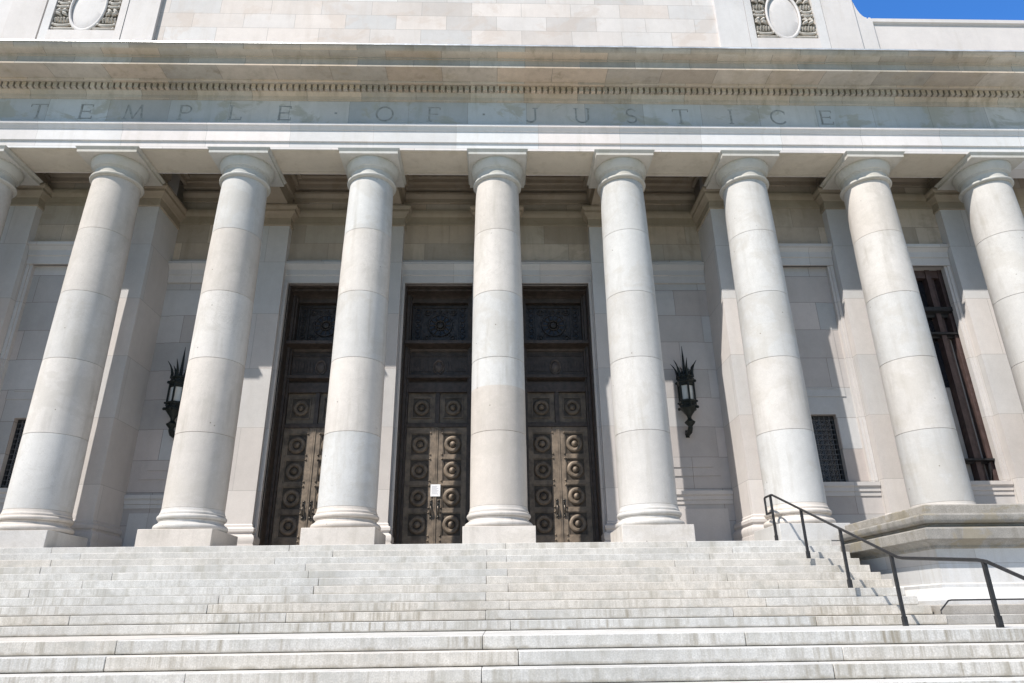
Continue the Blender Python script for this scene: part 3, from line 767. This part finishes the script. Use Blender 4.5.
# ------------------------------------------------------------------ handrail and the low black tube
RX = 7.05
hr = empty('iron_handrail', (RX, -4.5, ZL), 'black iron handrail running down the steps in front of the right pedestal', 'handrail')
def PR(o): o.matrix_parent_inverse = Matrix.Translation((-RX, 4.5, -ZL)); return o
r = MB()
r.tube([(RX, -.30, .74), (RX, -.30, 1.145), (RX, -.36, 1.165), (RX, -.74, 1.165), (RX, -.84, 1.15), (RX, -5.95, -.79), (RX, -6.10, -.82), (RX, -8.05, -1.0), (RX, -8.25, -1.04), (RX, -12.0, -2.55), (RX, -12.3, -2.60)], .029, 8)
r.tube([(RX, -.29, .74), (RX, -.71, .74)], .03, 8)
PR(r.build('rail', M_IRON, hr))
for y, z0, z1 in ((-.70, -.003, 1.15), (-2.37, ZL + 7 * H + .17, .56), (-4.06, ZL + 3 * H + .17, -.08), (-5.77, ZL - .003, -.72), (-8.18, ZL - .003, -1.03), (-11.9, -3.33, -2.52)):
    p = MB(); p.box(RX - .026, RX + .026, y - .026, y + .026, z0, z1); p.box(RX - .036, RX + .036, y - .036, y + .036, z0, z0 + .16)
    PR(p.build('post', M_IRON, hr))
pp = MB(); pp.tube([(8.24, -4.95, -1.74), (8.24, -4.95, -1.68), (8.44, -4.93, -1.51), (8.5, -4.93, -1.50), (23, -4.93, -1.49)], .014, 8)  # thin black tube on short legs along the base ledge
for x in (10.0, 12.5, 15, 17.5): pp.tube([(x, -4.93, -1.5), (x, -4.93, -1.76)], .018, 6)
tag(pp.build('ledge_tube', M_IRON), 'thin black tube running along the base ledge of the right pedestal', 'pipe')

# ------------------------------------------------------------------ ground
g = MB(); g.box(-700, 700, -700, 700, -3.6, -3.335)
tag(g.build('ground', S_GRND), kind='structure')
g = MB(); g.box(-600, 600, -600, -30, -3.334, -3.30)
tag(g.build('lawn', M_GRASS), kind='structure')

# ------------------------------------------------------------------ camera
C = Vector((-.1669134, -18.55767784, -1.72751461)); FPX = 685.895
pit, yaw, rol = .3840, .0310, -.0129
right = Vector((math.cos(yaw), -math.sin(yaw), 0)); fh = Vector((math.sin(yaw), math.cos(yaw), 0)); up = Vector((0, 0, 1))
fw = fh * math.cos(pit) + up * math.sin(pit); u2 = up * math.cos(pit) - fh * math.sin(pit)
R_ = right * math.cos(rol) + u2 * math.sin(rol); U_ = u2 * math.cos(rol) - right * math.sin(rol)
cam = bpy.data.cameras.new('camera'); co = bpy.data.objects.new('camera', cam); col.objects.link(co)
M = Matrix((R_, U_, -fw)).transposed().to_4x4(); M.translation = C
co.matrix_world = M
cam.sensor_width = 36; cam.lens = FPX * 36 / 1024; cam.clip_end = 3000; cam.clip_start = .1
scene.camera = co

# ------------------------------------------------------------------ light
AZ, EL = 225.5, 52.0
Sd = Vector((math.sin(math.radians(AZ)) * math.cos(math.radians(EL)), math.cos(math.radians(AZ)) * math.cos(math.radians(EL)), math.sin(math.radians(EL))))
sl = bpy.data.lights.new('sun', 'SUN'); sl.energy = 5.0; sl.angle = math.radians(.5); sl.color = (1, .945, .875)
so = bpy.data.objects.new('sun', sl); col.objects.link(so); so.rotation_euler = Sd.to_track_quat('Z', 'Y').to_euler(); so.location = Sd * 60
wd = bpy.data.worlds.new('World'); scene.world = wd; wd.use_nodes = True
nt = wd.node_tree; bg = nt.nodes['Background']
sk = nt.nodes.new('ShaderNodeTexSky'); sk.sky_type = 'NISHITA'; sk.sun_disc = False
sk.sun_elevation = math.radians(EL); sk.sun_rotation = math.radians(AZ); sk.air_density = 1.0; sk.dust_density = 0.0; sk.ozone_density = 4.0
hs = nt.nodes.new('ShaderNodeHueSaturation'); hs.inputs['Saturation'].default_value = 1.06; hs.inputs['Value'].default_value = 1.0; hs.inputs['Fac'].default_value = 1
nt.links.new(sk.outputs[0], hs.inputs['Color']); tc = nt.nodes.new('ShaderNodeTexCoord'); sp = nt.nodes.new('ShaderNodeSeparateXYZ'); nt.links.new(tc.outputs['Generated'], sp.inputs[0])
mr = nt.nodes.new('ShaderNodeMapRange'); mr.interpolation_type = 'SMOOTHSTEP'; nt.links.new(sp.outputs[1], mr.inputs[0]); mr.inputs[1].default_value = .1; mr.inputs[2].default_value = .6
mxs = nt.nodes.new('ShaderNodeMix'); mxs.data_type = 'RGBA'; mxs.blend_type = 'MULTIPLY'; nt.links.new(mr.outputs[0], mxs.inputs[0]); nt.links.new(hs.outputs[0], mxs.inputs[6]); mxs.inputs[7].default_value = (.75, 1.4, 2.0, 1)
nt.links.new(mxs.outputs[2], bg.inputs[0]); bg.inputs[1].default_value = .105
vs = scene.view_settings; vs.view_transform = 'Standard'; vs.look = 'None'; vs.gamma = 1; vs.use_curve_mapping = False; vs.exposure = 0.42
scene.cycles.use_denoising = True
scene.cycles.max_bounces = 8; scene.cycles.diffuse_bounces = 5
